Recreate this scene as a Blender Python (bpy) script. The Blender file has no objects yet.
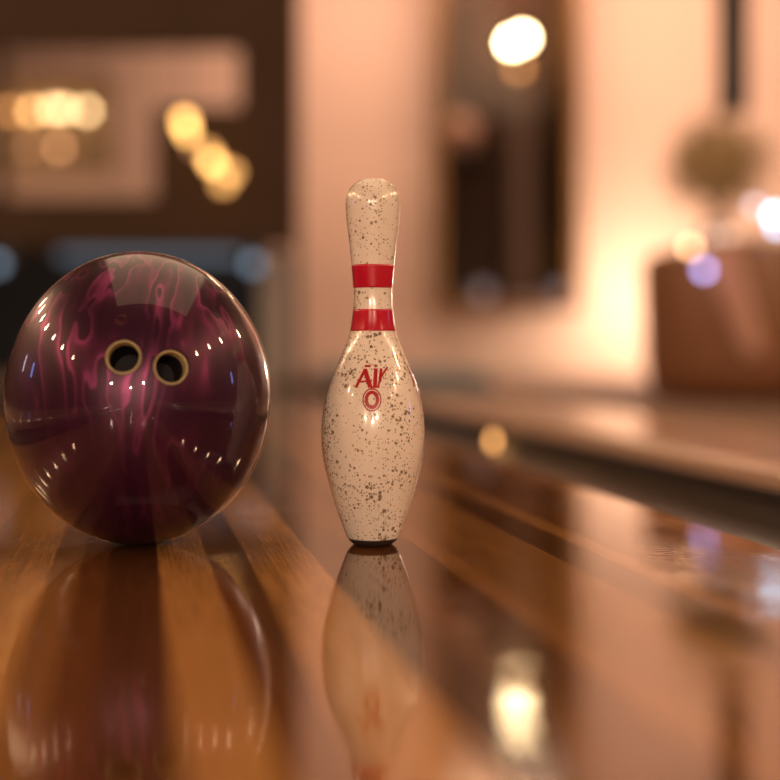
import bpy, bmesh, math, random
from mathutils import Vector, Matrix, noise
random.seed(7)
S = bpy.context.scene
COL = S.collection
PI = math.pi
HOR = 345            # row of the horizon in the 780-pixel frame
H = 0.209            # camera height above the lane, metres

# ---------------------------------------------------------------- camera
cam = bpy.data.cameras.new('camera'); cam_o = bpy.data.objects.new('camera', cam); COL.objects.link(cam_o)
cam_o.location = (0, 0, H); cam_o.rotation_euler = (PI/2, 0, 0)
cam.sensor_width = 36; cam.sensor_fit = 'HORIZONTAL'; cam.lens = 55.85; cam.shift_y = -(390-HOR)/780
cam.clip_start = 0.02
cam.dof.use_dof = True; cam.dof.focus_distance = 1.235; cam.dof.aperture_fstop = 1.16
S.camera = cam_o

# ---------------------------------------------------------------- world, exposure
w = bpy.data.worlds.new('world'); S.world = w; w.use_nodes = True
w.node_tree.nodes['Background'].inputs[0].default_value = (1.0, 0.62, 0.42, 1)
w.node_tree.nodes['Background'].inputs[1].default_value = 0.03
S.view_settings.view_transform = 'Standard'; S.view_settings.look = 'None'
S.view_settings.gamma = 1; S.view_settings.use_curve_mapping = False
S.view_settings.exposure = 0.0
S.cycles.use_denoising = True
S.cycles.sample_clamp_indirect = 6
S.cycles.caustics_refractive = False

def lamp(name, kind, loc, power, color, size=0.1, rot=(0, 0, 0), **k):
    l = bpy.data.lights.new(name, kind); o = bpy.data.objects.new(name, l); COL.objects.link(o)
    o.location = loc; o.rotation_euler = rot; l.energy = power; l.color = color
    if kind == 'AREA':
        l.shape = 'RECTANGLE'; l.size = size; l.size_y = k.get('size_y', size)
    else:
        l.shadow_soft_size = size
    if kind == 'SPOT':
        l.spot_size = k.get('angle', 1.5); l.spot_blend = 1.0
    return o

WARM = (1.0, 0.60, 0.34); YAW0 = math.atan(257/1210)
# unseen fill lights added: over the lane, behind the camera, at the back wall
lamp('lane_fill_light', 'AREA', (-0.1, 3.3, 3.2), 60, (1, .68, .42), 3.0, (0, 0, YAW0), size_y=6.0)  # overhead fill added to brighten the lane boards
for k_l, (x_l, y_l, z_l, p_l) in enumerate(((-1.0, -2.2, .82, 85), (.02, -2.6, .70, 95), (.62, -2.2, .86, 85))):
    lamp('front_fill_light', 'POINT', (x_l, y_l, z_l), p_l*1.05, (1, .72, .52), .05)  # front fill added to brighten the pin and ball
lamp('wall_fill_light', 'AREA', (1.1, 7.0, 3.2), 110, (1, .64, .47), 4.0, (math.radians(28), 0, 0), size_y=0.4)  # fill added to brighten the pink back wall

# ---------------------------------------------------------------- helpers
def P(px, py, d):
    "world point seen at pixel (px, py) at depth d"
    return Vector(((px-390)/1210*d, d, H-(py-HOR)/1210*d))

def tag(o, label=None, cat=None, group=None, kind=None):
    if label: o['label'] = label
    if cat: o['category'] = cat
    if group: o['group'] = group
    if kind: o['kind'] = kind
    return o

def empty(name, loc, label, cat, group=None, rz=0):
    o = bpy.data.objects.new(name, None); COL.objects.link(o)
    o.location = loc; o.rotation_euler = (0, 0, rz); o.empty_display_size = .05
    return tag(o, label, cat, group)

def obj(name, bm, mat, parent=None, smooth=False, loc=None, rot=None, bevel=0):
    me = bpy.data.meshes.new(name); bmesh.ops.recalc_face_normals(bm, faces=bm.faces[:])
    bm.to_mesh(me); bm.free()
    if mat: me.materials.append(mat)
    o = bpy.data.objects.new(name, me); COL.objects.link(o)
    if smooth:
        for p in me.polygons: p.use_smooth = True
    if parent: o.parent = parent
    if loc is not None: o.location = loc
    if rot is not None: o.rotation_euler = rot
    if bevel:
        m = o.modifiers.new('bevel', 'BEVEL'); m.width = bevel; m.segments = 3; m.limit_method = 'ANGLE'
    return o

def box(bm, x0, x1, y0, y1, z0, z1):
    vs = [bm.verts.new(p) for p in ((x0,y0,z0),(x1,y0,z0),(x1,y1,z0),(x0,y1,z0),(x0,y0,z1),(x1,y0,z1),(x1,y1,z1),(x0,y1,z1))]
    for f in ((0,3,2,1),(4,5,6,7),(0,1,5,4),(1,2,6,5),(2,3,7,6),(3,0,4,7)):
        bm.faces.new([vs[i] for i in f])

def lathe(bm, prof, seg=48, c=(0, 0, 0), cap=True):
    "prof: list of (radius, z)"
    rings = []
    for r, z in prof:
        if r < 1e-6: rings.append([bm.verts.new((c[0], c[1], c[2]+z))])
        else: rings.append([bm.verts.new((c[0]+r*math.cos(2*PI*i/seg), c[1]+r*math.sin(2*PI*i/seg), c[2]+z)) for i in range(seg)])
    for a, b in zip(rings, rings[1:]):
        for i in range(seg):
            j = (i+1) % seg
            if len(a) == 1 and len(b) == 1: continue
            if len(a) == 1: bm.faces.new((a[0], b[j], b[i]))
            elif len(b) == 1: bm.faces.new((a[i], a[j], b[0]))
            else: bm.faces.new((a[i], a[j], b[j], b[i]))
    if cap:
        if len(rings[0]) > 1: bm.faces.new(rings[0][::-1])
        if len(rings[-1]) > 1: bm.faces.new(rings[-1])

def sphere(bm, c, r, u=24, v=14, s=(1, 1, 1)):
    m = Matrix.Translation(c) @ Matrix.Diagonal((s[0], s[1], s[2], 1))
    bmesh.ops.create_uvsphere(bm, u_segments=u, v_segments=v, radius=r, matrix=m)

def tube(bm, pts, r, seg=10):
    pts = [Vector(p) for p in pts]; rings = []
    for i, p in enumerate(pts):
        d = (pts[min(i+1, len(pts)-1)] - pts[max(i-1, 0)]).normalized()
        a = d.cross(Vector((0, 0, 1)))
        if a.length < 1e-3: a = d.cross(Vector((0, 1, 0)))
        a.normalize(); b = d.cross(a)
        rings.append([bm.verts.new(p + r*(math.cos(2*PI*k/seg)*a + math.sin(2*PI*k/seg)*b)) for k in range(seg)])
    for a, b in zip(rings, rings[1:]):
        for k in range(seg): bm.faces.new((a[k], a[(k+1) % seg], b[(k+1) % seg], b[k]))
    bm.faces.new(rings[0][::-1]); bm.faces.new(rings[-1])

# ---------------------------------------------------------------- materials
def mat(name, color=(.5, .5, .5), rough=.5, metal=0, coat=0, emit=None, strength=0, bump=0, bscale=40, vary=0, vscale=3, spec=.5):
    m = bpy.data.materials.new(name); m.use_nodes = True; nt = m.node_tree; N = nt.nodes; L = nt.links
    b = N['Principled BSDF']
    b.inputs['Base Color'].default_value = (*color, 1); b.inputs['Roughness'].default_value = rough
    b.inputs['Metallic'].default_value = metal; b.inputs['Coat Weight'].default_value = coat
    b.inputs['Specular IOR Level'].default_value = spec
    tc = N.new('ShaderNodeTexCoord')
    if vary:
        n = N.new('ShaderNodeTexNoise'); n.inputs['Scale'].default_value = vscale; n.inputs['Detail'].default_value = 4
        L.new(tc.outputs['Object'], n.inputs['Vector'])
        mx = N.new('ShaderNodeMix'); mx.data_type = 'RGBA'
        mx.inputs[6].default_value = (*[c*(1-vary) for c in color], 1); mx.inputs[7].default_value = (*[min(1, c*(1+vary)) for c in color], 1)
        L.new(n.outputs['Fac'], mx.inputs[0]); L.new(mx.outputs[2], b.inputs['Base Color'])
    if emit:
        b.inputs['Emission Color'].default_value = (*emit, 1); b.inputs['Emission Strength'].default_value = strength
    if bump:
        n = N.new('ShaderNodeTexNoise'); n.inputs['Scale'].default_value = bscale; n.inputs['Detail'].default_value = 3
        L.new(tc.outputs['Object'], n.inputs['Vector'])
        bp = N.new('ShaderNodeBump'); bp.inputs['Strength'].default_value = bump; bp.inputs['Distance'].default_value = .002
        L.new(n.outputs['Fac'], bp.inputs['Height']); L.new(bp.outputs[0], b.inputs['Normal'])
    return m

def glow(name, color, strength):
    m = mat(name, (0, 0, 0), .4, emit=color, strength=strength, spec=0)
    return m

def lane_material():
    m = bpy.data.materials.new('varnished_lane_boards'); m.use_nodes = True; nt = m.node_tree; N = nt.nodes; L = nt.links
    b = N['Principled BSDF']
    at = N.new('ShaderNodeAttribute'); at.attribute_name = 'board_tone'
    tc = N.new('ShaderNodeTexCoord')
    mp = N.new('ShaderNodeMapping'); mp.inputs['Scale'].default_value = (420, 9, 1); L.new(tc.outputs['Object'], mp.inputs['Vector'])
    g = N.new('ShaderNodeTexNoise'); g.inputs['Scale'].default_value = 1; g.inputs['Detail'].default_value = 6; g.inputs['Roughness'].default_value = .65
    L.new(mp.outputs[0], g.inputs['Vector'])
    r = N.new('ShaderNodeMapRange'); r.inputs[1].default_value = .3; r.inputs[2].default_value = .7; r.inputs[3].default_value = .55; r.inputs[4].default_value = 1.35
    L.new(g.outputs['Fac'], r.inputs[0])
    mul = N.new('ShaderNodeVectorMath'); mul.operation = 'SCALE'; L.new(at.outputs['Color'], mul.inputs[0]); L.new(r.outputs[0], mul.inputs['Scale'])
    L.new(mul.outputs[0], b.inputs['Base Color'])
    # fine sanding / wear marks running across the boards
    mp2 = N.new('ShaderNodeMapping'); mp2.inputs['Scale'].default_value = (70, 170, 1); L.new(tc.outputs['Object'], mp2.inputs['Vector'])
    g2 = N.new('ShaderNodeTexNoise'); g2.inputs['Scale'].default_value = 1; g2.inputs['Detail'].default_value = 2; L.new(mp2.outputs[0], g2.inputs['Vector'])
    g3 = N.new('ShaderNodeTexNoise'); g3.inputs['Scale'].default_value = 7; L.new(tc.outputs['Object'], g3.inputs['Vector'])
    bp = N.new('ShaderNodeBump'); bp.inputs['Distance'].default_value = .0006
    wr = N.new('ShaderNodeMapRange'); wr.inputs[1].default_value = .45; wr.inputs[2].default_value = .6; wr.inputs[3].default_value = .04; wr.inputs[4].default_value = .34; L.new(g3.outputs['Fac'], wr.inputs[0]); L.new(wr.outputs[0], bp.inputs['Strength'])
    L.new(g2.outputs['Fac'], bp.inputs['Height']); L.new(bp.outputs[0], b.inputs['Normal'])
    r2 = N.new('ShaderNodeMapRange'); r2.inputs[3].default_value = .045; r2.inputs[4].default_value = .095; L.new(g3.outputs['Fac'], r2.inputs[0])
    L.new(r2.outputs[0], b.inputs['Roughness'])
    b.inputs['IOR'].default_value = 1.85
    b.inputs['Specular IOR Level'].default_value = .5
    return m

def pin_material():
    m = bpy.data.materials.new('speckled_pin_plastic'); m.use_nodes = True; nt = m.node_tree; N = nt.nodes; L = nt.links
    b = N['Principled BSDF']; tc = N.new('ShaderNodeTexCoord')
    cur = None
    base = N.new('ShaderNodeTexNoise'); base.inputs['Scale'].default_value = 26; base.inputs['Detail'].default_value = 4
    L.new(tc.outputs['Object'], base.inputs['Vector'])
    mx = N.new('ShaderNodeMix'); mx.data_type = 'RGBA'
    mx.inputs[6].default_value = (.84, .68, .54, 1); mx.inputs[7].default_value = (.92, .80, .68, 1)
    L.new(base.outputs['Fac'], mx.inputs[0]); cur = mx.outputs[2]
    patch = N.new('ShaderNodeTexNoise'); patch.inputs['Scale'].default_value = 30; L.new(tc.outputs['Object'], patch.inputs['Vector'])
    for scale, rad, thr, dark, seed in ((230, .55, .36, (.13, .07, .025), 0), (420, .60, .25, (.30, .19, .08), 3), (160, .29, .62, (.08, .045, .02), 7)):
        mp = N.new('ShaderNodeMapping'); mp.inputs['Location'].default_value = (seed, seed, seed); L.new(tc.outputs['Object'], mp.inputs['Vector'])
        wob = N.new('ShaderNodeTexNoise'); wob.inputs['Scale'].default_value = scale*1.5; L.new(mp.outputs[0], wob.inputs['Vector'])
        add = N.new('ShaderNodeVectorMath'); add.operation = 'MULTIPLY_ADD'
        L.new(wob.outputs['Color'], add.inputs[0]); add.inputs[1].default_value = (.4/scale,)*3; L.new(mp.outputs[0], add.inputs[2])
        v = N.new('ShaderNodeTexVoronoi'); v.inputs['Scale'].default_value = scale; L.new(add.outputs[0], v.inputs['Vector'])
        sep = N.new('ShaderNodeSeparateColor'); L.new(v.outputs['Color'], sep.inputs[0])
        # random size per speck, only some cells hold one; denser where the patch noise is high
        a = N.new('ShaderNodeMath'); a.operation = 'ADD'; L.new(sep.outputs[0], a.inputs[0])
        pm = N.new('ShaderNodeMapRange'); pm.inputs[1].default_value = .35; pm.inputs[2].default_value = .65; pm.inputs[3].default_value = -.28; pm.inputs[4].default_value = .14
        L.new(patch.outputs['Fac'], pm.inputs[0]); L.new(pm.outputs[0], a.inputs[1])
        sz = N.new('ShaderNodeMapRange'); sz.inputs[1].default_value = thr; sz.inputs[2].default_value = 1; sz.inputs[3].default_value = 0; sz.inputs[4].default_value = rad
        L.new(a.outputs[0], sz.inputs[0])
        sub = N.new('ShaderNodeMath'); sub.operation = 'SUBTRACT'; L.new(sz.outputs[0], sub.inputs[0]); L.new(v.outputs['Distance'], sub.inputs[1])
        f = N.new('ShaderNodeMapRange'); f.inputs[1].default_value = 0; f.inputs[2].default_value = .12; f.inputs[3].default_value = 0; f.inputs[4].default_value = .85
        L.new(sub.outputs[0], f.inputs[0])
        mm = N.new('ShaderNodeMix'); mm.data_type = 'RGBA'; L.new(f.outputs[0], mm.inputs[0]); L.new(cur, mm.inputs[6]); mm.inputs[7].default_value = (*dark, 1)
        cur = mm.outputs[2]
    L.new(cur, b.inputs['Base Color']); b.inputs['Roughness'].default_value = .22
    b.inputs['Coat Weight'].default_value = .8; b.inputs['Coat Roughness'].default_value = .05
    return m

def ball_material():
    m = bpy.data.materials.new('swirled_maroon_resin'); m.use_nodes = True; nt = m.node_tree; N = nt.nodes; L = nt.links
    b = N['Principled BSDF']; tc = N.new('ShaderNodeTexCoord')
    n1 = N.new('ShaderNodeTexNoise'); n1.inputs['Scale'].default_value = 9; n1.inputs['Detail'].default_value = 2; L.new(tc.outputs['Object'], n1.inputs['Vector'])
    mp = N.new('ShaderNodeMapping'); mp.inputs['Scale'].default_value = (30, 14, 3.6); L.new(tc.outputs['Object'], mp.inputs['Vector'])
    ad = N.new('ShaderNodeVectorMath'); ad.operation = 'MULTIPLY_ADD'; L.new(n1.outputs['Color'], ad.inputs[0]); ad.inputs[1].default_value = (1.25, 1.25, 1.25); L.new(mp.outputs[0], ad.inputs[2])
    n2 = N.new('ShaderNodeTexNoise'); n2.inputs['Scale'].default_value = 1; n2.inputs['Detail'].default_value = 2; n2.inputs['Roughness'].default_value = .45; L.new(ad.outputs[0], n2.inputs['Vector'])
    cr = N.new('ShaderNodeValToRGB'); L.new(n2.outputs['Fac'], cr.inputs[0]); e = cr.color_ramp.elements
    e[0].position = 0; e[0].color = (.024, .002, .012, 1); e[1].position = 1; e[1].color = (.04, .004, .018, 1)
    for p, c in ((.36, (.030, .003, .015)), (.44, (.10, .010, .045)), (.475, (.34, .045, .17)), (.482, (.05, .005, .022)), (.54, (.035, .004, .016)), (.60, (.12, .014, .055)), (.635, (.42, .06, .20)), (.642, (.04, .004, .018))):
        x = e.new(p); x.color = (*c, 1)
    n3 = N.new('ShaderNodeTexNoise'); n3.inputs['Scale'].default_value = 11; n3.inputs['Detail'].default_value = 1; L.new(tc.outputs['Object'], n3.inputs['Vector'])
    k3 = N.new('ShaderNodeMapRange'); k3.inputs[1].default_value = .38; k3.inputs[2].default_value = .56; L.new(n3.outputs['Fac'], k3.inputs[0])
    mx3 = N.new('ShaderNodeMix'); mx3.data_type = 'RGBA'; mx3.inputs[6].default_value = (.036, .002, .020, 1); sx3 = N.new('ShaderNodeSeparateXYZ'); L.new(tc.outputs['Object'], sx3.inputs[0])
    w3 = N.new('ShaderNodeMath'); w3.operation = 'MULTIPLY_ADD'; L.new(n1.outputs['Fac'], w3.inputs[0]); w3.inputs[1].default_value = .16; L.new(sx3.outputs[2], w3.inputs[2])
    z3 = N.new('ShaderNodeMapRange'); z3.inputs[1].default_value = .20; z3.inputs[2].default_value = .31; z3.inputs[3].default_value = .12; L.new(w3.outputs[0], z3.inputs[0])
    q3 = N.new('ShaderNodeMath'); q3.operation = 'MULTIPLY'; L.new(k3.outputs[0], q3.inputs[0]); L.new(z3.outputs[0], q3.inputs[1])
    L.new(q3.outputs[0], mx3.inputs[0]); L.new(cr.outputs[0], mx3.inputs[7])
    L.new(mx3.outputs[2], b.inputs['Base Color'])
    b.inputs['Roughness'].default_value = .38; b.inputs['Metallic'].default_value = .5
    b.inputs['Coat Weight'].default_value = 1; b.inputs['Coat Roughness'].default_value = .012; b.inputs['Coat IOR'].default_value = 1.45
    return m

def glass_material(name, tint=(1, 1, 1), rough=.02):
    m = bpy.data.materials.new(name); m.use_nodes = True; nt = m.node_tree; N = nt.nodes; L = nt.links
    N.remove(N['Principled BSDF']); out = N['Material Output']
    t = N.new('ShaderNodeBsdfTransparent'); t.inputs[0].default_value = (*tint, 1)
    g = N.new('ShaderNodeBsdfGlossy'); g.inputs['Roughness'].default_value = rough
    f = N.new('ShaderNodeFresnel'); f.inputs['IOR'].default_value = 1.5
    mx = N.new('ShaderNodeMixShader'); L.new(f.outputs[0], mx.inputs[0]); L.new(t.outputs[0], mx.inputs[1]); L.new(g.outputs[0], mx.inputs[2])
    L.new(mx.outputs[0], out.inputs[0])
    return m

M = dict(
    lane=lane_material(), pin=pin_material(), ball=ball_material(), glass=glass_material('clear_glass'),
    plaster=mat('warm_pink_plaster', (.74, .52, .40), .75, vary=.05, vscale=1.5, bump=.15, bscale=60),
    ceiling=mat('dark_brown_ceiling', (.055, .034, .024), .8, vary=.1),
    side=mat('brown_wall_panelling', (.12, .065, .04), .55, vary=.15, vscale=2),
    base=mat('concrete_subfloor', (.06, .045, .035), .7, vary=.2),
    carpet=mat('brown_carpet', (.20, .115, .075), .9, vary=.2, vscale=30, bump=.6, bscale=300),
    gutter=mat('dark_gutter_plastic', (.032, .021, .016), .30, vary=.15, vscale=6),
    cap=mat('lacquered_brown_capping', (.42, .26, .18), .22, coat=0, vary=.12, vscale=5),
    edge=mat('black_rubber_strip', (.015, .012, .011), .5),
    mask=mat('dark_walnut_panel', (.042, .020, .009), .7, spec=.25, vary=.25, vscale=3),
    walnut=mat('black_brown_veneer', (.022, .014, .010), .5, vary=.2),
    frame=mat('dark_bronze_frame', (.20, .12, .06), .4, metal=.4, vary=.1),
    grey=mat('grey_pin_deck_plate', (.30, .26, .23), .4, vary=.15),
    black=mat('black_pit_cloth', (.008, .009, .010), .9, vary=.2),
    gilt=mat('aged_gilt_wood', (.20, .10, .03), .38, metal=.5, vary=.25, vscale=8, bump=.3),
    inside=mat('dark_case_lining', (.050, .026, .018), .85, spec=.1, vary=.2),
    col=mat('taupe_stone', (.30, .19, .15), .5, vary=.12),
    pink=mat('pink_ceramic', (.70, .38, .30), .4, vary=.08),
    brass=mat('brushed_brass', (.55, .34, .12), .3, metal=1, vary=.1),
    blackmetal=mat('black_metal', (.010, .009, .009), .35, metal=.3, vary=.1),
    leather=mat('brown_leather', (.22, .095, .042), .38, vary=.2, vscale=12, bump=.4, bscale=220),
    cushion=mat('tan_leather', (.26, .12, .07), .4, vary=.1, vscale=12, bump=.3, bscale=220),
    legwood=mat('dark_turned_wood', (.05, .022, .012), .4, vary=.15),
    leaf=mat('dry_olive_leaf', (.42, .30, .12), .7, vary=.35, vscale=40),
    stem=mat('brown_stem', (.10, .06, .03), .8, vary=.2),
    red=mat('red_band_paint', (.52, .003, .022), .24, coat=.6, vary=.05),
    redink=mat('dark_red_print', (.42, .010, .012), .30, coat=.5, vary=.05),
    line=mat('faint_brown_print', (.38, .24, .14), .3, coat=.4, vary=.05),
    pinbase=mat('black_nylon_base', (.035, .022, .016), .35, vary=.15),
    insert=mat('ochre_grip_vinyl', (.46, .35, .17), .45, vary=.1),
    bore=mat('dark_bore', (.010, .004, .006), .7, vary=.1),
    shade=mat('orange_fabric_shade', (.6, .25, .08), .8, emit=(1, .36, .10), strength=.35, vary=.05),
)
G = dict(
    bulb=glow('warm_bulb_glass', (1, .72, .42), 42),
    hot=glow('white_hot_bulb', (1, .78, .42), 60),
    m1=glow('marquee_amber', (1, .42, .13), 4.5),
    m2=glow('marquee_bright', (1, .64, .30), 9),
    m3=glow('marquee_yellow', (1, .52, .18), 8),
    m4=glow('marquee_dim', (1, .46, .20), 3.5),
    gold=glow('golden_bulb', (1, .50, .14), 9),
    gold2=glow('golden_bulb_dim', (1, .48, .14), 3.6),
    lilac=glow('lilac_reflection_glow', (.75, .52, .50), .5),
    tube=glow('blue_grey_tube', (.50, .60, .72), .26),
    blue=glow('pale_blue_light', (.45, .60, .78), 1.1),
    orange=glow('fairy_orange', (1, .52, .26), 9),
    purple=glow('fairy_violet', (.50, .44, .95), 7),
    grey=glow('fairy_grey', (.72, .60, .68), 4.2),
    dim=glow('fairy_dim', (.75, .50, .38), 2.6),
    white=glow('fairy_blue_white', (.50, .78, 1.0), 11),
    amber=glow('amber_highlight_glow', (1, .45, .14), 5),
    screen=glow('blue_screen', (.25, .35, 1.0), 7),
    pale=glow('pale_screen', (.9, .75, .85), 5),
)

# ---------------------------------------------------------------- the setting
YAW = math.atan((390-133)/1210)       # the lane runs to the left of the view
LANE_ROT = (0, 0, YAW)
UR, VD = Vector((math.cos(YAW), math.sin(YAW), 0)), Vector((-math.sin(YAW), math.cos(YAW), 0))
def UV(u, v, z=0): return UR*u + VD*v + Vector((0, 0, z))

ZC = 3.3; XW = 4.8; YB = 8.5; YR = -5.0
bm = bmesh.new(); box(bm, -XW-.2, XW+.2, YB, YB+.2, -.12, ZC)
tag(obj('wall_back', bm, M['plaster']), kind='structure')
bm = bmesh.new(); box(bm, -XW-.2, -XW, YR-.2, YB, -.12, ZC); tag(obj('wall_left', bm, M['side']), kind='structure')
bm = bmesh.new(); box(bm, XW, XW+.2, YR-.2, YB, -.12, ZC); tag(obj('wall_right', bm, M['side']), kind='structure')
bm = bmesh.new(); box(bm, -XW, XW, YR-.2, YR, -.12, ZC); tag(obj('wall_rear', bm, M['side']), kind='structure')
bm = bmesh.new(); box(bm, -XW-.2, XW+.2, YR-.2, YB+.2, ZC, ZC+.15); tag(obj('ceiling', bm, M['ceiling']), kind='structure')
bm = bmesh.new(); box(bm, -XW-.2, XW+.2, YR-.2, YB+.2, -.27, -.12); tag(obj('floor', bm, M['base']), kind='structure')

# the lane: one strip per board, each with its own tone
UL, URT = -0.400, 0.645
LIGHT, MID, DARK, DEEP, RED_ = (.68, .48, .27), (.54, .36, .19), (.34, .205, .105), (.25, .14, .065), (.40, .24, .115)
# edges (in the photo's bottom rows) of the tone groups, as u from the lane's centre-line
def u_of_px(px, d=1.27): return ((px-390)/1210*d)*math.cos(YAW) + d*math.sin(YAW)
tones = {}
groups = [(-300, 60, LIGHT), (60, 86, MID), (86, 111, RED_), (111, 156, DARK), (156, 203, LIGHT), (203, 222, RED_), (222, 240, DARK), (240, 303, LIGHT),
          (303, 345, DARK), (345, 368, RED_), (368, 414, DARK), (414, 460, MID), (460, 484, MID), (484, 530, MID), (530, 575, DARK), (575, 600, MID), (600, 646, RED_), (646, 670, DARK), (670, 900, None)]
bm = bmesh.new(); cl = bm.loops.layers.color.new('board_tone')
# board edges: group edges at depth 1.27 along y=const line
BW = .0232
u0 = UL; i = 0
def tone_at(u):
    # find the pixel column at the ball's depth for this board
    x = (u - 1.27*math.sin(YAW))/math.cos(YAW); px = 390 + x/1.27*1210
    for a, b_, c in groups:
        if a <= px < b_: return c
    return None
edges = [u_of_px(a) for a, b_, c in groups if UL < u_of_px(a) < URT]
us = [UL]
for e_ in edges + [URT]:
    k = max(1, round((e_-us[-1])/BW)); s_ = us[-1]
    for j in range(1, k+1): us.append(s_ + (e_-s_)*j/k)
V0, V1 = -4.4, 7.3
for a, b_ in zip(us, us[1:]):
    t = tone_at((a+b_)/2); v = V0
    while v < V1:
        first = v < 2.2
        ve = min(V1, (2.2 + random.uniform(-.35, .6)) if first and v == V0 else v + random.uniform(.7, 2.2))
        if not (first and t): t2 = random.choice((LIGHT, MID, MID, DARK, RED_, RED_, DARK))
        else: t2 = t
        j = random.uniform(.93, 1.07)
        va = [bm.verts.new((x, y, 0)) for x, y in ((a, v), (b_, v), (b_, ve), (a, ve))]
        f = bm.faces.new(va)
        for l in f.loops: l[cl] = (*[c*j for c in t2], 1)
        v = ve
        if ve >= V1: break
    # sides and underside
# slab body under the boards
box(bm, UL, URT, V0, V1, -.10, -.0004)
for f in bm.faces:
    for l in f.loops:
        if l[cl][0] > .99 or max(l[cl][:3]) == 0: l[cl] = (.25, .11, .04, 1)
tag(obj('floor_lane', bm, M['lane'], rot=LANE_ROT), kind='structure')

def prism_v(bm, pts, v0, v1):
    "extrude a (u, z) outline along the lane"
    a = [bm.verts.new((u, v0, z)) for u, z in pts]; b_ = [bm.verts.new((u, v1, z)) for u, z in pts]
    n = len(pts)
    for i in range(n): bm.faces.new((a[i], a[(i+1) % n], b_[(i+1) % n], b_[i]))
    bm.faces.new(a[::-1]); bm.faces.new(b_)

def gutter(ua, ub, label):
    c, r = (ua+ub)/2, (ub-ua)/2
    pts = [(ua, -.012)] + [(c - r*.93*math.cos(t), -.012 - .075*math.sin(t)) for t in [PI*i/16 for i in range(17)]] + [(ub, -.012), (ub, -.10), (ua, -.10)]
    bm = bmesh.new(); prism_v(bm, pts, -4.4, 8.2)
    return tag(obj('gutter', bm, M['gutter'], smooth=False, rot=LANE_ROT), label, 'gutter')
gutter(.648, .905, 'long dark gutter channel running along the right edge of the lane')
gutter(-.660, -.403, 'dark gutter channel along the left edge of the lane, behind the ball')

def capping(ua, ub, label, vend=8.18):
    t = empty('lane_divider', (0, 0, 0), label, 'lane divider', rz=YAW)
    bm = bmesh.new(); prism_v(bm, [(ua, -.115), (ub, -.115), (ub, .022), (ub-.03, .03), (ua+.035, .03), (ua+.008, .022), (ua, .008)], -4.4, vend)
    obj('cap_board', bm, M['cap'], t, bevel=.004)
    bm = bmesh.new(); box(bm, ua-.004, ua-.0005, -4.4, vend-.1, -.02, -.002); obj('rubber_strip', bm, M['edge'], t)
    return t
capping(.912, 1.34, 'wide dark brown glossy lane divider beyond the right gutter, in front of the armchair')
capping(-1.15, -.668, 'dark brown lane divider at far left, behind the ball', 7.2)

t = empty('blue_reflection_hood', UV(1.13, 4.4), 'low added hood, blue grey in place of reflected blue light, far end of the lane divider behind the pin', 'hood', rz=YAW)  # added hood; its blue grey stands in for light reflected by the cap
bm = bmesh.new()
prism_v(bm, [(-.2, .0305), (.2, .0305), (.2, .085), (.17, .11), (-.16, .11), (-.2, .07)], 0, 2.0)
obj('tinted_shell', bm, mat('blue_reflection_tint', (.17, .20, .22), .3, metal=.2, vary=.1), t, bevel=.01)
bm = bmesh.new(); box(bm, -.14, .14, .2, 1.8, .1105, .116); obj('tinted_lid', bm, mat('grey_reflection_tint', (.22, .24, .25), .35, vary=.1), t)
# raised floor to the right of the divider and a second lane to the left
bm = bmesh.new(); pts = [UV(1.35, -4.0), UV(1.35, 8.0)]
poly = [(pts[0].x, -4.0), (XW, -4.0), (XW, YB), (pts[1].x+.02, YB)]
vb = [bm.verts.new((x, y, -.12)) for x, y in poly]; vt = [bm.verts.new((x, y, 0)) for x, y in poly]
bm.faces.new(vt); bm.faces.new(vb[::-1])
for i in range(4): bm.faces.new((vb[i], vb[(i+1) % 4], vt[(i+1) % 4], vt[i]))
tag(obj('floor_right', bm, M['carpet']), kind='structure')

# ---------------------------------------------------------------- far left: masking unit over the pin decks
DM = 6.0
def X(px, d): return (px-390)/1210*d
def Z(py, d): return H-(py-HOR)/1210*d
mu = empty('masking_unit', (X(140, DM), DM, 0), 'dark walnut masking unit over the lane end with a lit opening, left background', 'partition')
mo = mu.location
def mpart(name, x0, x1, y0, y1, z0, z1, m, bev=.01):
    bm = bmesh.new(); box(bm, x0-mo.x, x1-mo.x, y0-mo.y, y1-mo.y, z0, z1); return obj(name, bm, m, mu, bevel=bev)
zt, zb, zl = Z(46, DM), Z(198, DM), Z(247, DM)
mpart('top_panel', -4.7, X(299, DM), DM, DM+.10, zt, 3.28, M['mask'])
mpart('lower_panel', -4.7, X(299, DM), DM, DM+.10, zl, zb, M['mask'])
mpart('end_panel', X(239, DM), X(299, DM), DM, DM+.10, zb, zt, M['mask'])
mpart('inner_panel', X(154, DM), X(239, DM)-.001, DM+.002, DM+.102, zb+.001, Z(106, DM), M['mask'])
mpart('mullion', X(-8, DM), X(2, DM), DM-.01, DM+.09, zb+.001, zt-.001, M['mask'])
mpart('support_post', X(299, DM)-.05, X(299, DM), DM+.01, DM+.09, .0, zl-.001, M['walnut'])

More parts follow.
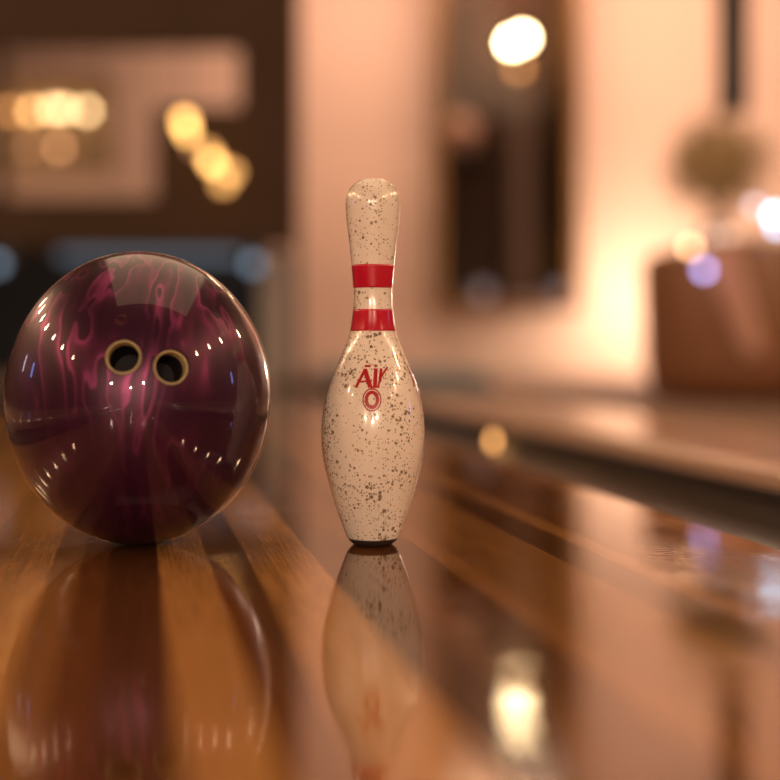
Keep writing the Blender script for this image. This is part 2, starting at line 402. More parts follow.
# framed light panel hanging inside the opening
DS = 6.6
t = empty('marquee_panel', (X(50, DS), DS, Z(125, DS)), 'bronze framed panel with a row of glowing round bulbs, far left', 'light panel'); o0 = t.location
bm = bmesh.new(); x0, x1, z0, z1 = X(-40, DS)-o0.x, X(108, DS)-o0.x, Z(167, DS)-o0.z, Z(82, DS)-o0.z
box(bm, x0, x1, .02, .05, z0, z1); obj('panel_board', bm, mat('amber_lit_board', (.26, .17, .09), .5, vary=.1), t)
bm = bmesh.new()
for a in ((x0-.02, x1+.02, z1, z1+.03), (x0-.02, x1+.02, z0-.03, z0), (x0-.03, x0, z0, z1), (x1, x1+.03, z0, z1)): box(bm, a[0], a[1], -.01, .06, a[2], a[3])
obj('panel_frame', bm, M['frame'], t)
for px, py, g in ((-20, 112, 'm1'), (12, 112, 'm1'), (34, 112, 'm3'), (54, 110, 'm2'), (66, 110, 'm2'), (88, 112, 'm2'), (61, 149, 'm4'), (30, 148, 'gold2x')):
    p = P(px, py, DS) - o0
    gm = G.get(g) or G.setdefault(g, glow('marquee_faint', (1, .45, .2), 1.2))
    bm = bmesh.new(); sphere(bm, (p.x, -.03, p.z), .026); b_ = obj('bulb', bm, gm, t, smooth=True)
    bm = bmesh.new(); lathe(bm, [(.014, 0), (.014, .04)], 12); sk = obj('socket', bm, M['brass'], b_, loc=(p.x, .02, p.z), rot=(PI/2, 0, 0))
for sx in (x0+.05, x1-.05):
    bm = bmesh.new(); tube(bm, [(sx, .03, z1+.03), (sx, .03, 3.28-o0.z)], .004); obj('hanging_wire', bm, M['blackmetal'], t)

# cluster of golden globes hanging before the right half of the masking unit
DG = 5.8
t = empty('globe_cluster', P(205, 155, DG), 'hanging cluster of small golden globe bulbs before the dark masking unit', 'light cluster'); o0 = t.location.copy()
gl = [(185, 122, 'gold', .030), (188, 133, 'gold', .024), (208, 152, 'gold2', .028), (213, 163, 'gold', .028), (231, 172, 'gold2', .028), (223, 182, 'gold2', .030), (194, 148, 'm4', .012), (222, 170, 'gold2', .026)]
for px, py, g, r in gl:
    p = P(px, py, DG) - o0
    bm = bmesh.new(); sphere(bm, (p.x, random.uniform(-.03, .03), p.z), r); obj('globe', bm, G[g], t, smooth=True)
bm = bmesh.new(); q = [P(px, py, DG)-o0 for px, py, *_ in gl[:6]]
tube(bm, [Vector((q[0].x, 0, 3.28-o0.z)), q[0]+Vector((0, 0, .03))], .004); tube(bm, q, .004); obj('cord', bm, M['blackmetal'], t)

# pin deck below the masking unit
t = empty('pin_deck', (X(150, 6.8), 6.8, 0), 'shadowed pin deck opening with grey side plate at the lane end, behind the ball', 'pin deck'); o0 = t.location
def dpart(name, x0, x1, y0, y1, z0, z1, m, par=None):
    bm = bmesh.new(); box(bm, x0-o0.x, x1-o0.x, y0-o0.y, y1-o0.y, z0, z1); return obj(name, bm, m, par or t)
dpart('pit_curtain', -4.4, X(262, 6.8)-.01, 7.3, 7.34, .01, 1.0, M['black'])
dpart('side_plate', X(262, 6.3), X(283, 6.3), 6.2, 7.5, .035, .67, M['grey'])
bm = bmesh.new(); tube(bm, [(X(60, 6.5)-o0.x, -.3, .69), (X(240, 6.5)-o0.x, -.3, .69)], .026); obj('light_tube', bm, G['tube'], t, smooth=True)
lamp('pin_deck_light', 'AREA', (-1.2, 6.5, .76), 3.0, (.55, .75, 1), 1.2, (math.radians(12), 0, 0), size_y=.08)

for px, py, lab in ((253, 264, 'round pale blue lamp right of the ball top, under the masking unit'), (-3, 264, 'round pale blue lamp cut by the left picture edge, under the masking unit')):
    t = empty('indicator_lamp', P(px, py, 5.82), lab, 'lamp')
    bm = bmesh.new(); sphere(bm, (0, 0, 0), .03); obj('lens', bm, G['blue'], t, smooth=True)
    bm = bmesh.new(); tube(bm, [(0, .02, 0), (0, .14, 0)], .014); obj('bracket', bm, M['blackmetal'], t)
    bm = bmesh.new(); box(bm, -.02, .02, .14, .172, -.02, .13); obj('mounting_plate', bm, M['blackmetal'], t)

# glowing amber lens added in place of a highlight by the gutter
ul = .9; pl = UV(.9, 0); dd = 3.02
pt = P(493, 441, dd)
t = empty('amber_highlight', pt, 'small glowing amber lens added for a highlight low on the divider beside the far gutter', 'added highlight', rz=YAW)
bm = bmesh.new(); sphere(bm, (0, 0, 0), .015, s=(.4, 1.35, 1.1)); obj('lens', bm, G['amber'], t, smooth=True)
bm = bmesh.new(); lathe(bm, [(.019, 0), (.019, .012)], 20); obj('bezel', bm, M['blackmetal'], t, rot=(0, PI/2, 0), loc=(.004, 0, 0))

# ---------------------------------------------------------------- far wall: gilt display case
DF = 8.1
cx0, cx1, cz0, cz1 = X(432, DF), X(582, DF), Z(311, DF), 3.2
t = empty('display_case', ((cx0+cx1)/2, DF, cz0), 'tall gilt framed glass display case with dark interior on the pink wall', 'display case'); o0 = t.location
def cpart(name, x0, x1, y0, y1, z0, z1, m, par=None, bev=0):
    bm = bmesh.new(); box(bm, x0-o0.x, x1-o0.x, y0-o0.y, y1-o0.y, z0-o0.z, z1-o0.z); return obj(name, bm, m, par or t, bevel=bev)
fw = .075
bm = bmesh.new()
for a in ((cx0, cx1, cz0, cz0+fw*.8), (cx0, cx1, cz1-fw, cz1), (cx0, cx0+fw, cz0+fw*.8, cz1-fw), (cx1-fw, cx1, cz0+fw*.8, cz1-fw)):
    box(bm, a[0]-o0.x, a[1]-o0.x, 0, .05, a[2]-o0.z, a[3]-o0.z)
obj('gilt_frame', bm, M['gilt'], t, bevel=.012)
bm = bmesh.new()
box(bm, cx0+.01-o0.x, cx1-.01-o0.x, .385, .398, .01, cz1-.01-o0.z)
box(bm, cx0+.01-o0.x, cx0+.03-o0.x, .051, .385, .01, cz1-.01-o0.z); box(bm, cx1-.03-o0.x, cx1-.01-o0.x, .051, .385, .01, cz1-.01-o0.z)
box(bm, cx0+.03-o0.x, cx1-.03-o0.x, .051, .385, .01, .03); box(bm, cx0+.03-o0.x, cx1-.03-o0.x, .051, .385, cz1-.03-o0.z, cz1-.01-o0.z)
obj('case_body', bm, M['inside'], t)
cpart('glass_pane', cx0+fw+.001, cx1-fw-.001, DF+.02, DF+.026, cz0+fw*.8+.001, cz1-fw-.001, M['glass'])
bm = bmesh.new(); box(bm, -.36, .36, .11, .17, 3.14-cz0, 3.168-cz0); obj('fill_strip', bm, glow('case_fill_glow', (1, .62, .42), 1.5), t)  # unseen glowing strip, added to go with the case fill
DI = DF+.22
bm = bmesh.new(); h_ = Z(95, DI)-(cz0+.03)
lathe(bm, [(.115, 0), (.115, .05), (.085, .08), (.078, h_*.5), (.085, h_-.1), (.12, h_-.04), (.12, h_)], 28)
tag(obj('pedestal_column', bm, M['col'], smooth=False, loc=(X(522, DI), DI, cz0+.03)), 'slim taupe pedestal column standing inside the glass display case', 'column')
# globe lamp on the column
t = empty('globe_lamp', (X(519, DI), DI, cz0+.03+h_), 'brilliant twin globe lamp on the column inside the gilt display case', 'lamp'); o0 = t.location
bm = bmesh.new(); lathe(bm, [(.07, 0), (.07, .012), (.018, .03), (.018, .12), (.05, .14)], 24); obj('lamp_base', bm, M['brass'], t, smooth=False)
for px, py in ((512, 43), (523, 38)):
    bm = bmesh.new(); p = P(px, py, DI-.04)-o0; sphere(bm, (p.x, p.y, p.z), .036); obj('globe', bm, G['hot'], t, smooth=True)
bm = bmesh.new(); p = P(519, 68, DI-.08)-o0; sphere(bm, (p.x, p.y, p.z), .03); obj('lower_globe', bm, G['m1'], t, smooth=True)
for px, py in ((512, 43), (523, 38)):
    p = P(px, py, DI-.04)-o0; bm = bmesh.new(); tube(bm, [(0, 0, .14), (p.x*.6, -.02, p.z-.16), (p.x, p.y, p.z-.034)], .006, 8); obj('arm', bm, M['brass'], t)
lamp('case_fill_light', 'AREA', ((cx0+cx1)/2, DF+.14, 3.13), 18, WARM, .7, (math.radians(-8), 0, 0), size_y=.06)  # fill added inside the case to bring out the column and jar
lamp('globe_lamp_light', 'POINT', P(517, 41, DI-.12), 3, WARM, .06)
# pink jar, on a bracket shelf
bm = bmesh.new(); jr = .13; jz = Z(134, DI)-jr
box(bm, cx0+.031, X(487, DI), DI-.12, DI+.16, jz-.02, jz); tag(obj('glass_shelf', bm, M['walnut']), 'short dark shelf inside the display case under the pink jar', 'shelf')
t = empty('round_jar', (X(460, DI), DI, jz), 'round pink ceramic jar on the small shelf at left in the display case', 'jar')
bm = bmesh.new(); lathe(bm, [(.05, 0), (.09, .03), (.125, .09), (.13, .13), (.115, .19), (.07, .235), (.05, .245)], 28); obj('jar_body', bm, M['pink'], t, smooth=True)
bm = bmesh.new(); lathe(bm, [(.055, .246), (.055, .258), (.015, .262), (.015, .285), (0, .29)], 24); obj('lid', bm, M['pink'], t, smooth=True)
# gold drape on the right
bm = bmesh.new(); z0, z1 = Z(240, DI), Z(105, DI); n = 40; rows = []
xa, xb = X(551, DI), cx1-.034
front = []; back = []
for k in range(n+1):
    x = xa + (xb-xa)*k/n; y = DI+.02 + .014*math.sin(k*1.5)
    front.append((x, y)); back.append((x, y+.006))
ring = front + back[::-1]
a = [bm.verts.new((x, y, cz0+.031)) for x, y in ring]; b_ = [bm.verts.new((x, y, cz1-.032)) for x, y in ring]
for k in range(len(ring)): bm.faces.new((a[k], a[(k+1) % len(ring)], b_[(k+1) % len(ring)], b_[k]))
tag(obj('drape', bm, mat('old_gold_cloth', (.15, .075, .022), .8, vary=.2, vscale=10)), 'old gold drape hanging at the right inside the display case', 'drape')
for px, lab in ((483, 'lilac ball glowing in place of a reflected light, bottom left of the display case'), (560, 'lilac ball glowing in place of a reflected light, bottom right of the display case')):
    t = empty('glint_ball', (X(px, DF+.12), DF+.12, cz0+.03), lab, 'ornament', 'lilac balls in the display case')
    bm = bmesh.new(); lathe(bm, [(.03, 0), (.03, .01), (.012, .02), (.012, .06)], 18); obj('stand', bm, M['brass'], t)
    bm = bmesh.new(); sphere(bm, (0, 0, .10), .055); obj('ball', bm, G['lilac'], t, smooth=True)  # emission stands in for highlights reflected in the glass

# ---------------------------------------------------------------- right: armchair, table, plant, lights
ac = Vector((X(650, 4.35)+.412, 4.62, 0))
t = empty('armchair', ac, 'low brown leather tub armchair beyond the divider at the right edge', 'armchair', rz=math.radians(-35))
def shell(bm, ri, ro, a0, a1, zf0, zf1, n=48):
    rows = []
    for k in range(n+1):
        a = a0 + (a1-a0)*k/n; s_ = k/n
        z0, z1 = zf0(s_), zf1(s_)
        ring = []
        for (r, z) in ((ro*.93, z0), (ro, z0+.12), (ro*1.03, z1-.06), (ro*1.0, z1-.01), ((ro+ri)/2, z1), (ri*1.02, z1-.015), (ri, z1-.07), (ri*.98, z0+.12), (ri*.95, z0)):
            ring.append(bm.verts.new((r*math.cos(a), r*math.sin(a), z)))
        rows.append(ring)
    m_ = len(rows[0])
    for A, B in zip(rows, rows[1:]):
        for j in range(m_): bm.faces.new((A[j], A[(j+1) % m_], B[(j+1) % m_], B[j]))
    bm.faces.new(rows[0]); bm.faces.new(rows[-1][::-1])
bm = bmesh.new(); shell(bm, .29, .37, math.radians(125), math.radians(375), lambda s: .018, lambda s: .578-.10*abs(2*s-1)**3 + .02*math.cos(9*s))
obj('backrest', bm, M['leather'], t, smooth=True)
bm = bmesh.new(); rows = []  # added strip; its pink stands in for a highlight on the leather
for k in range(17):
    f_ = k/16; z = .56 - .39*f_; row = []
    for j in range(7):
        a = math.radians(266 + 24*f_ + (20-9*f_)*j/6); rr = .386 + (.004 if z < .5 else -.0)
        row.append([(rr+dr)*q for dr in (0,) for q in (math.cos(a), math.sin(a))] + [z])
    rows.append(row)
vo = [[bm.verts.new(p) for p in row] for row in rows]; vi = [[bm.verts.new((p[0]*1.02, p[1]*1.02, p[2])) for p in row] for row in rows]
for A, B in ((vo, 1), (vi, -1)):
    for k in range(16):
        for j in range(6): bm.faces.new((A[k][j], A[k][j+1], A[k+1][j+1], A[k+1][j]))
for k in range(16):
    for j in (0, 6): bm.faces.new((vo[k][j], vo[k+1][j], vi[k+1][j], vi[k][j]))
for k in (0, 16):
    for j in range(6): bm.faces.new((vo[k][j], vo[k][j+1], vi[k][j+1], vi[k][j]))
obj('highlight_strip', bm, mat('pink_highlight_tint', (.46, .24, .17), .5, vary=.08), t, smooth=True)['label'] = 'pinkish tan strip added for the highlight streak down the chair back'
bm = bmesh.new(); lathe(bm, [(.20, .022), (.285, .026), (.285, .24), (.27, .26), (0, .262)], 40); obj('seat_base', bm, M['leather'], t, smooth=False, bevel=.01)
bm = bmesh.new(); lathe(bm, [(0, .264), (.25, .264), (.278, .29), (.278, .33), (.25, .355), (.1, .37), (0, .372)], 40, cap=False); obj('seat_cushion', bm, M['cushion'], t, smooth=True)
for k in range(4):
    a = math.radians(45+90*k); bm = bmesh.new(); lathe(bm, [(.016, 0), (.024, .022)], 16, c=(.22*math.cos(a), .22*math.sin(a), 0)); obj('leg', bm, M['legwood'], t)

t = empty('side_table', (X(722, 5.3), 5.3, 0), 'small round dark side table behind the armchair, carrying the plant', 'table')
bm = bmesh.new(); lathe(bm, [(.28, .54), (.29, .55), (.29, .565), (.28, .575)], 40); obj('table_top', bm, M['legwood'], t)
bm = bmesh.new(); lathe(bm, [(.03, .02), (.022, .10), (.022, .539)], 20); obj('leg', bm, M['blackmetal'], t)
bm = bmesh.new(); lathe(bm, [(.20, 0), (.20, .012), (.03, .022)], 36); obj('foot_plate', bm, M['blackmetal'], t)

t = empty('potted_topiary', (X(717, 5.3), 5.3, .5755), 'round olive brown topiary bush in a pale pink vase behind the armchair', 'plant')
bm = bmesh.new(); lathe(bm, [(.055, 0), (.075, .02), (.08, .08), (.06, .15), (.04, .18), (.045, .195), (.035, .195), (.03, .17)], 28, cap=False); obj('vase', bm, mat('pale_pink_vase', (.62, .42, .36), .3, vary=.06), t, smooth=True)
bm = bmesh.new(); cz = Z(165, 5.3)-.5755; R0 = .235
for k in range(1500):
    d = Vector((random.gauss(0, 1), random.gauss(0, 1), random.gauss(0, 1))).normalized()
    p = d*R0*random.uniform(.45, 1.0)*(1+.12*noise.noise(d*2.3)); p = Vector((p.x*1.05, p.y, p.z*.98+cz))
    n_ = (d+Vector((random.uniform(-.7, .7), random.uniform(-.7, .7), random.uniform(-.7, .7)))).normalized()
    a_ = n_.orthogonal().normalized(); b2 = n_.cross(a_); s_ = random.uniform(.014, .026); th = random.uniform(0, 6.28)
    a2 = a_*math.cos(th)+b2*math.sin(th); b3 = n_.cross(a2)
    bm.faces.new([bm.verts.new(p+q_) for q_ in (-a2*s_, b3*s_*.5+n_*.003, a2*s_, -b3*s_*.5+n_*.003)])
tag(obj('foliage', bm, M['leaf'], t), kind='stuff')
bm = bmesh.new()
for k in range(7):
    a = 2*PI*k/7; tube(bm, [(.01*math.cos(a), .01*math.sin(a), .03), (.02*math.cos(a), .02*math.sin(a), .2), (.09*math.cos(a), .09*math.sin(a), cz+.05*math.sin(3*a))], .004, 6)
obj('stem', bm, M['stem'], t)

# fairy lights draped over the chair back
DL = 4.22
t = empty('fairy_light_string', P(722, 240, DL), 'string of coloured fairy lights draped above the armchair back', 'fairy lights'); o0 = t.location.copy()
fl = [(690, 247, 'orange'), (704, 270, 'purple'), (729, 234, 'dim'), (712, 236, 'faint'), (755, 206, 'grey'), (774, 214, 'white'), (777, 226, 'white2')]
G['faint'] = glow('fairy_faint', (1, .75, .6), 1.8); G['white2'] = glow('fairy_blue', (.45, .68, 1.0), 8)
for px, py, g in fl:
    p = P(px, py, DL)-o0; bm = bmesh.new(); sphere(bm, p, .0165, 16, 10); bb = obj('bulb', bm, G[g], t, smooth=True)
    bm = bmesh.new(); tube(bm, [p+Vector((0, 0, .014)), p+Vector((0, 0, .03))], .006, 8); obj('socket', bm, M['blackmetal'], bb)
order = [0, 1, 3, 2, 4, 5, 6]
pp = [P(fl[k][0], fl[k][1], DL)-o0+Vector((0, 0, .032)) for k in order]
bm = bmesh.new(); tube(bm, [P(672, 262, 4.3)-o0] + pp + [P(800, 235, DL)-o0], .002, 6); obj('wire', bm, M['blackmetal'], t)

# black hanging tube lamp
DP = 5.0
t = empty('tube_pendant', (X(733, DP), DP, Z(112, DP)), 'slim black tubular pendant hanging at the upper right', 'pendant lamp'); zz = ZC-Z(112, DP)
bm = bmesh.new(); lathe(bm, [(.050, .01), (.060, 0), (.066, .004), (.066, zz-.5), (.03, zz-.48)], 28); obj('lamp_tube', bm, M['blackmetal'], t, smooth=False)
bm = bmesh.new(); tube(bm, [(0, 0, zz-.49), (0, 0, zz-.02)], .012); obj('cord', bm, M['blackmetal'], t)
bm = bmesh.new(); lathe(bm, [(.07, zz-.02), (.07, zz)], 24); obj('ceiling_rose', bm, M['blackmetal'], t)

# floor washer behind the chair that lights the wall
t = empty('floor_uplight', (X(672, 8.0), 8.0, 0), 'small floor uplight washing the pink wall, hidden behind the armchair', 'uplight')
bm = bmesh.new(); lathe(bm, [(.07, 0), (.08, .01), (.08, .16), (.07, .17), (.065, .15)], 28, cap=False); obj('canister', bm, M['blackmetal'], t)
bm = bmesh.new(); lathe(bm, [(0, .12), (.06, .12)], 28, cap=False); obj('lens', bm, glow('uplight_lens', (1, .75, .5), 3), t)
lamp('uplight_spot', 'POINT', (X(660, 8.0), 7.85, .5), 52, (1, .78, .60), .12)

# ---------------------------------------------------------------- the hall's lamps and the added fill globes (seen in the ball, the pin and the varnish)
def pendant_proto():
    t = empty('globe_pendant', (0, 0, 0), 'x', 'pendant lamp', 'pendants along the hall')
    bm = bmesh.new(); sphere(bm, (0, 0, 0), .065, 20, 12); obj('bulb', bm, G['bulb'], t, smooth=True)
    bm = bmesh.new(); lathe(bm, [(.02, .045), (.022, .09), (.01, .10)], 16); obj('socket', bm, M['brass'], t)
    bm = bmesh.new(); tube(bm, [(0, 0, .098), (0, 0, ZC-1.95)], .004, 8); obj('cord', bm, M['blackmetal'], t)
    return t
proto = pendant_proto(); first = True
for side, xs in (('left', -3.25), ('right', 2.75)):
    for k, y in enumerate((-1.2, -.1, .8, 1.7, 2.6, 3.6, 4.5)):
        if side == 'right' and y > 4: continue
        if first: o = proto; first = False
        else:
            o = proto.copy(); COL.objects.link(o)
            for ch in proto.children:
                c = ch.copy(); COL.objects.link(c); c.parent = o
        o.location = (xs, y, 1.95); o['label'] = 'round warm globe pendant in the row along the %s side of the hall' % side
        o['group'] = 'globe pendants along the %s side' % side
        lamp('globe_pendant_light', 'POINT', (xs, y, 1.86), 34, WARM, .05)
# orange shade over the approach
t = empty('drum_lamp', (-.60, -.15, 2.2), 'orange fabric drum lamp hanging above the approach behind the camera', 'ceiling lamp')
bm = bmesh.new(); lathe(bm, [(.20, 0), (.17, .22)], 36, cap=False); obj('lamp_shade', bm, M['shade'], t, smooth=True)
bm = bmesh.new(); tube(bm, [(0, 0, .1), (0, 0, 1.1)], .006); obj('cord', bm, M['blackmetal'], t)
# made-up glass globes hung around the added front fill lights
for x_l, y_l, z_l in ((-1.0, -2.2, .82), (.02, -2.6, .70), (.62, -2.2, .86)):
    t = empty('fill_globe', (x_l, y_l, z_l), 'unseen clear glass globe added around a front fill light behind the camera', 'pendant lamp', 'added fill light globes behind the camera')
    bm = bmesh.new(); sphere(bm, (0, 0, 0), .075, 20, 12); obj('glass_globe', bm, M['glass'], t, smooth=True)
    bm = bmesh.new(); lathe(bm, [(.02, .07), (.022, .11), (.01, .12)], 16); obj('socket', bm, M['brass'], t)
    bm = bmesh.new(); tube(bm, [(0, 0, .118), (0, 0, ZC-z_l)], .004, 8); obj('cord', bm, M['blackmetal'], t)
# low lamps on the rear wall
for x, z in ((-1.2, .9), (-.55, .75), (.25, .8), (1.1, .95)):
    t = empty('wall_sconce', (x, YR, z), 'small warm sconce low on the rear wall', 'wall lamp', 'sconces on the rear wall')
    bm = bmesh.new(); sphere(bm, (0, .09, 0), .045, 16, 10); obj('bulb', bm, G['m2'], t, smooth=True)
    bm = bmesh.new(); box(bm, -.04, .04, 0, .05, -.06, .06); obj('back_plate', bm, M['brass'], t)
# screens at the sides
for x, y, z, g, lab, s_ in ((-4.79, 1.45, 1.05, 'screen', 'upright blue screen on the left wall', 1), (-4.79, 2.6, 1.1, 'pale', 'upright pale screen on the left wall', 1), (4.79, 1.9, 1.0, 'screen', 'upright blue screen on the right wall', -1)):
    t = empty('wall_screen', (x, y, z), lab, 'screen')
    bm = bmesh.new(); box(bm, 0 if s_ > 0 else -.03, .03 if s_ > 0 else 0, -.12, .12, -.28, .28); obj('housing', bm, M['blackmetal'], t)
    bm = bmesh.new(); box(bm, .0305*s_ if s_ > 0 else -.034, .034 if s_ > 0 else -.0305, -.10, .10, -.26, .26); obj('display', bm, G[g], t)

# ---------------------------------------------------------------- the pin
DPIN = 1.27; SC = 1210/DPIN; PY0 = HOR + H*SC
pin_px = [(545.2, 20.5), (541.5, 23.5), (537.5, 25.6), (530, 28.6), (520, 32.3), (509, 36.2), (495, 40.6), (481, 44.4), (467, 47.9), (453, 50.4), (439, 51.4), (424.6, 51.3), (410, 49.7), (396, 46.9), (388, 44.7), (379.5, 41.8), (368, 37.2), (357, 32.3),
          (345, 27.2), (337, 24.4), (330.5, 22.6), (322, 21.0), (309.5, 19.6), (300, 18.9), (294, 18.9), (288, 19.3), (276, 20.2), (265, 21.3), (252, 22.7), (237, 24.4), (222, 26.3), (206, 27.4), (199, 26.9), (193, 25.2), (187, 21.5), (182.5, 16.2), (179.6, 9.5), (178.2, 0)]
prof0 = [((PY0-y)/SC, r/SC) for y, r in pin_px]     # (height, radius)
prof0[0] = (0.0, prof0[0][1])
def catmull(P_, n=5):
    out = []
    for i in range(len(P_)-1):
        p0, p1, p2, p3 = P_[max(i-1, 0)], P_[i], P_[i+1], P_[min(i+2, len(P_)-1)]
        for k in range(n):
            t_ = k/n
            out.append(tuple(.5*((2*p1[j]) + (-p0[j]+p2[j])*t_ + (2*p0[j]-5*p1[j]+4*p2[j]-p3[j])*t_*t_ + (-p0[j]+3*p1[j]-3*p2[j]+p3[j])*t_**3) for j in (0, 1)))
    out.append(P_[-1]); return out
prof = catmull(prof0)
def R(z):
    for (z0, r0), (z1, r1) in zip(prof, prof[1:]):
        if z0 <= z <= z1: return r0 + (r1-r0)*(z-z0)/max(z1-z0, 1e-9)
    return 0
def hz(py): return (PY0-py)/SC
PIN_X = X(373, DPIN)
pin = empty('bowling_pin', (PIN_X, DPIN, 0.0), 'cream speckled bowling pin with two red neck bands standing on the lane', 'bowling pin')
zbase = hz(536.8)
bm = bmesh.new(); lathe(bm, [(0, .0) if False else (R(zbase), zbase)] + [(r, z) for z, r in prof if z > zbase+.0005], 96)
obj('pin_body', bm, M['pin'], pin, smooth=True)
bm = bmesh.new(); lathe(bm, [(.0215*.9, .0005), (.0215, .0015), (R(zbase*.5)-.0008, zbase*.55), (R(zbase)-.0006, zbase*.96), (R(zbase)-.0012, zbase-.0001)], 96); obj('base_ring', bm, M['pinbase'], pin, smooth=False)
def band(name, ya, yb, m):
    bm = bmesh.new(); za, zb_ = hz(yb), hz(ya); n = 12; pr = []
    for k in range(n+1):
        z = za + (zb_-za)*k/n; pr.append((R(z)+.00035, z))
    pr = [(R(za)-.0004, za)] + pr + [(R(zb_)-.0004, zb_)]
    lathe(bm, pr, 96, cap=False); return obj(name, bm, m, pin, smooth=True)
band('neck_band', 265.3, 288.3, M['red']); band('neck_band', 309.5, 331.0, M['red'])

# printing on the pin: strokes given in the photo's pixels, wrapped round the body
def stroke(bm, pts, wd, rot=0, nseg=14, closed=False):
    P2 = []
    pts = [Vector(p) for p in pts]
    seq = pts + ([pts[0]] if closed else [])
    for a, b_ in zip(seq, seq[1:]):
        k = max(1, int((b_-a).length/1.2))
        for j in range(k): P2.append(a + (b_-a)*j/k)
    if not closed: P2.append(seq[-1])
    n = len(P2); L_ = []
    for i, p in enumerate(P2):
        a = P2[(i-1) % n] if closed or i else p; c = P2[(i+1) % n] if closed or i < n-1 else p
        d = (c-a).normalized(); nn = Vector((-d.y, d.x))
        row = []
        for s_ in (-.5, 0, .5):
            q = p + nn*wd*s_; z = hz(q.y); r = R(z)
            th = (q.x-373)/SC/r + rot
            row.append(((r+.0003)*math.sin(th), -(r+.0003)*math.cos(th), z))
        L_.append([bm.verts.new(v) for v in row])
    rng = range(n if closed else n-1)
    for i in rng:
        A, B = L_[i], L_[(i+1) % n]
        for j in (0, 1): bm.faces.new((A[j], A[j+1], B[j+1], B[j]))
k_ = 80/780
def Q(x, y): return (340 + x*k_, 350 + y*k_)
def ell(cx, cy, rx, ry, n=36): return [Q(cx+rx*math.cos(2*PI*i/n), cy+ry*math.sin(2*PI*i/n)) for i in range(n)]
def logo(rot, which='all'):
    bm = bmesh.new(); s = lambda pts, wd, **k: stroke(bm, [Q(*p) for p in pts], wd*k_, rot, **k)
    s([(165, 346), (256, 178)], 26); s([(250, 178), (302, 348)], 42); s([(205, 298), (285, 288)], 16)
    s([(248, 150), (306, 150)], 22); s([(340, 148), (372, 148)], 10); s([(310, 180), (322, 184)], 12)
    s([(354, 172), (345, 350)], 36); s([(148, 346), (185, 346)], 10)
    s([(404, 172), (392, 300)], 26); s([(466, 160), (402, 250), (375, 345)], 20); s([(300, 350), (390, 345)], 14)
    stroke(bm, ell(318, 465, 84, 102), 12*k_, rot, closed=True); stroke(bm, ell(318, 465, 52, 70), 32*k_, rot, closed=True)
    return obj('printed_logo', bm, M['redink'], pin)
logo(0)
bm = bmesh.new(); stroke(bm, [Q(140, 352), Q(220, 350)], 3*k_); stroke(bm, [Q(405, 345), Q(505, 356)], 3*k_); stroke(bm, [Q(465, 310), Q(500, 350)], 5*k_); obj('printed_line', bm, M['line'], pin)
logo(math.radians(88))

# ---------------------------------------------------------------- the ball
DB = 1.275; RZ = .1537; RX = .1370
ball = empty('bowling_ball', (X(140.2, DB), DB, 0.0), 'glossy dark maroon swirled bowling ball with two finger holes, resting on the lane', 'bowling ball')
bm = bmesh.new(); bmesh.ops.create_uvsphere(bm, u_segments=160, v_segments=96, radius=1, matrix=Matrix.Translation((0, 0, RZ)) @ Matrix.Diagonal((RX, RX, RZ, 1)) @ Matrix.Rotation(PI/2, 4, 'X'))
bo = obj('ball_shell', bm, M['ball'], ball, smooth=True)
def hit(px, py):
    o_ = Vector((0, 0, H)) - Vector(ball.location); d = Vector((px-390, 1210, -(py-HOR))).normalized()
    sx = Vector((1/RX, 1/RX, 1/RZ)); oo = Vector(((o_.x)*sx.x, o_.y*sx.y, (o_.z-RZ)*sx.z)); dd_ = Vector((d.x*sx.x, d.y*sx.y, d.z*sx.z))
    A = dd_.dot(dd_); B = 2*oo.dot(dd_); C_ = oo.dot(oo)-1; t_ = (-B-math.sqrt(B*B-4*A*C_))/(2*A)
    return o_ + d*t_
holes = []
for px, py in ((123, 356.3), (171.8, 366.8)):
    p = hit(px, py); n = Vector((p.x/RX**2, p.y/RX**2, (p.z-RZ)/RZ**2)).normalized()
    holes.append((p, n))
RH = .0172
cutters = []
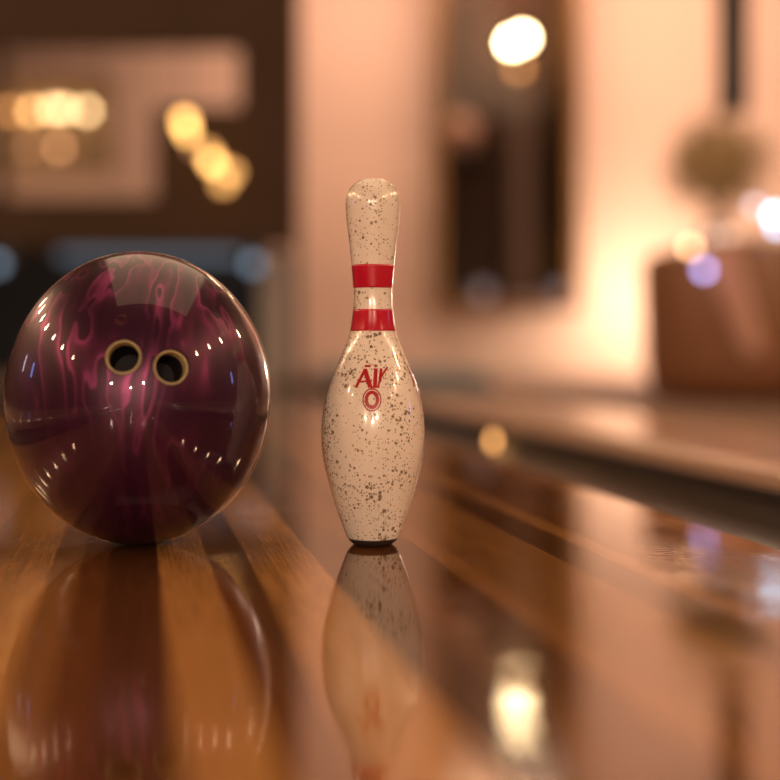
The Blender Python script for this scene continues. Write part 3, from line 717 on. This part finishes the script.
for p, n in holes:
    bm = bmesh.new(); lathe(bm, [(RH+.0016, .02), (RH+.0016, -.0002), (RH, -.0022), (RH, -.060)], 48)
    q = n.to_track_quat('Z', 'Y'); c = bpy.data.objects.new('cut', bpy.data.meshes.new('cut')); bmesh.ops.recalc_face_normals(bm, faces=bm.faces[:]); bm.to_mesh(c.data); bm.free()
    COL.objects.link(c); c.location = Vector(ball.location)+p; c.rotation_mode = 'QUATERNION'; c.rotation_quaternion = q; cutters.append(c)
    md = bo.modifiers.new('bore', 'BOOLEAN'); md.operation = 'DIFFERENCE'; md.solver = 'EXACT'; md.object = c
bpy.context.view_layer.update()
dg = bpy.context.evaluated_depsgraph_get(); me = bpy.data.meshes.new_from_object(bo.evaluated_get(dg))
bo.modifiers.clear(); bo.data = me
for c in cutters: bpy.data.objects.remove(c)
me.materials.clear(); me.materials.append(M['ball']); me.materials.append(M['bore'])
def elln(co): return Vector((co.x/RX**2, co.y/RX**2, (co.z-RZ)/RZ**2)).normalized()
def onsurf(co): return abs((co.x/RX)**2+(co.y/RX)**2+((co.z-RZ)/RZ)**2-1) < .004
nl = [None]*len(me.loops)
for pl_ in me.polygons:
    ons = all(onsurf(me.vertices[v].co) for v in pl_.vertices)
    pl_.use_smooth = True
    pl_.material_index = 0
    deep = min(((me.vertices[v].co-p).length for v in pl_.vertices for p, n in holes))
    c_ = pl_.center; inside = (c_.x/RX)**2+(c_.y/RX)**2+((c_.z-RZ)/RZ)**2
    if inside < .955: pl_.material_index = 1
    for li in pl_.loop_indices:
        v = me.vertices[me.loops[li].vertex_index].co
        nl[li] = elln(v) if ons else Vector(pl_.normal)
me.normals_split_custom_set(nl)
for p, n in holes:
    bm = bmesh.new(); ro, ri = RH-.0002, RH-.0024
    lathe(bm, [(ro, -.0035), (ro-.0006, -.0024), (ri+.0008, -.0024), (ri, -.0034), (ri, -.016), (ro, -.016), (ro, -.0035)], 48, cap=False)
    q = n.to_track_quat('Z', 'Y')
    o = obj('finger_insert', bm, M['insert'], ball, smooth=False, loc=p); o.rotation_mode = 'QUATERNION'; o.rotation_quaternion = q
    o['label'] = 'ochre finger hole lining'
bpy.context.view_layer.update()
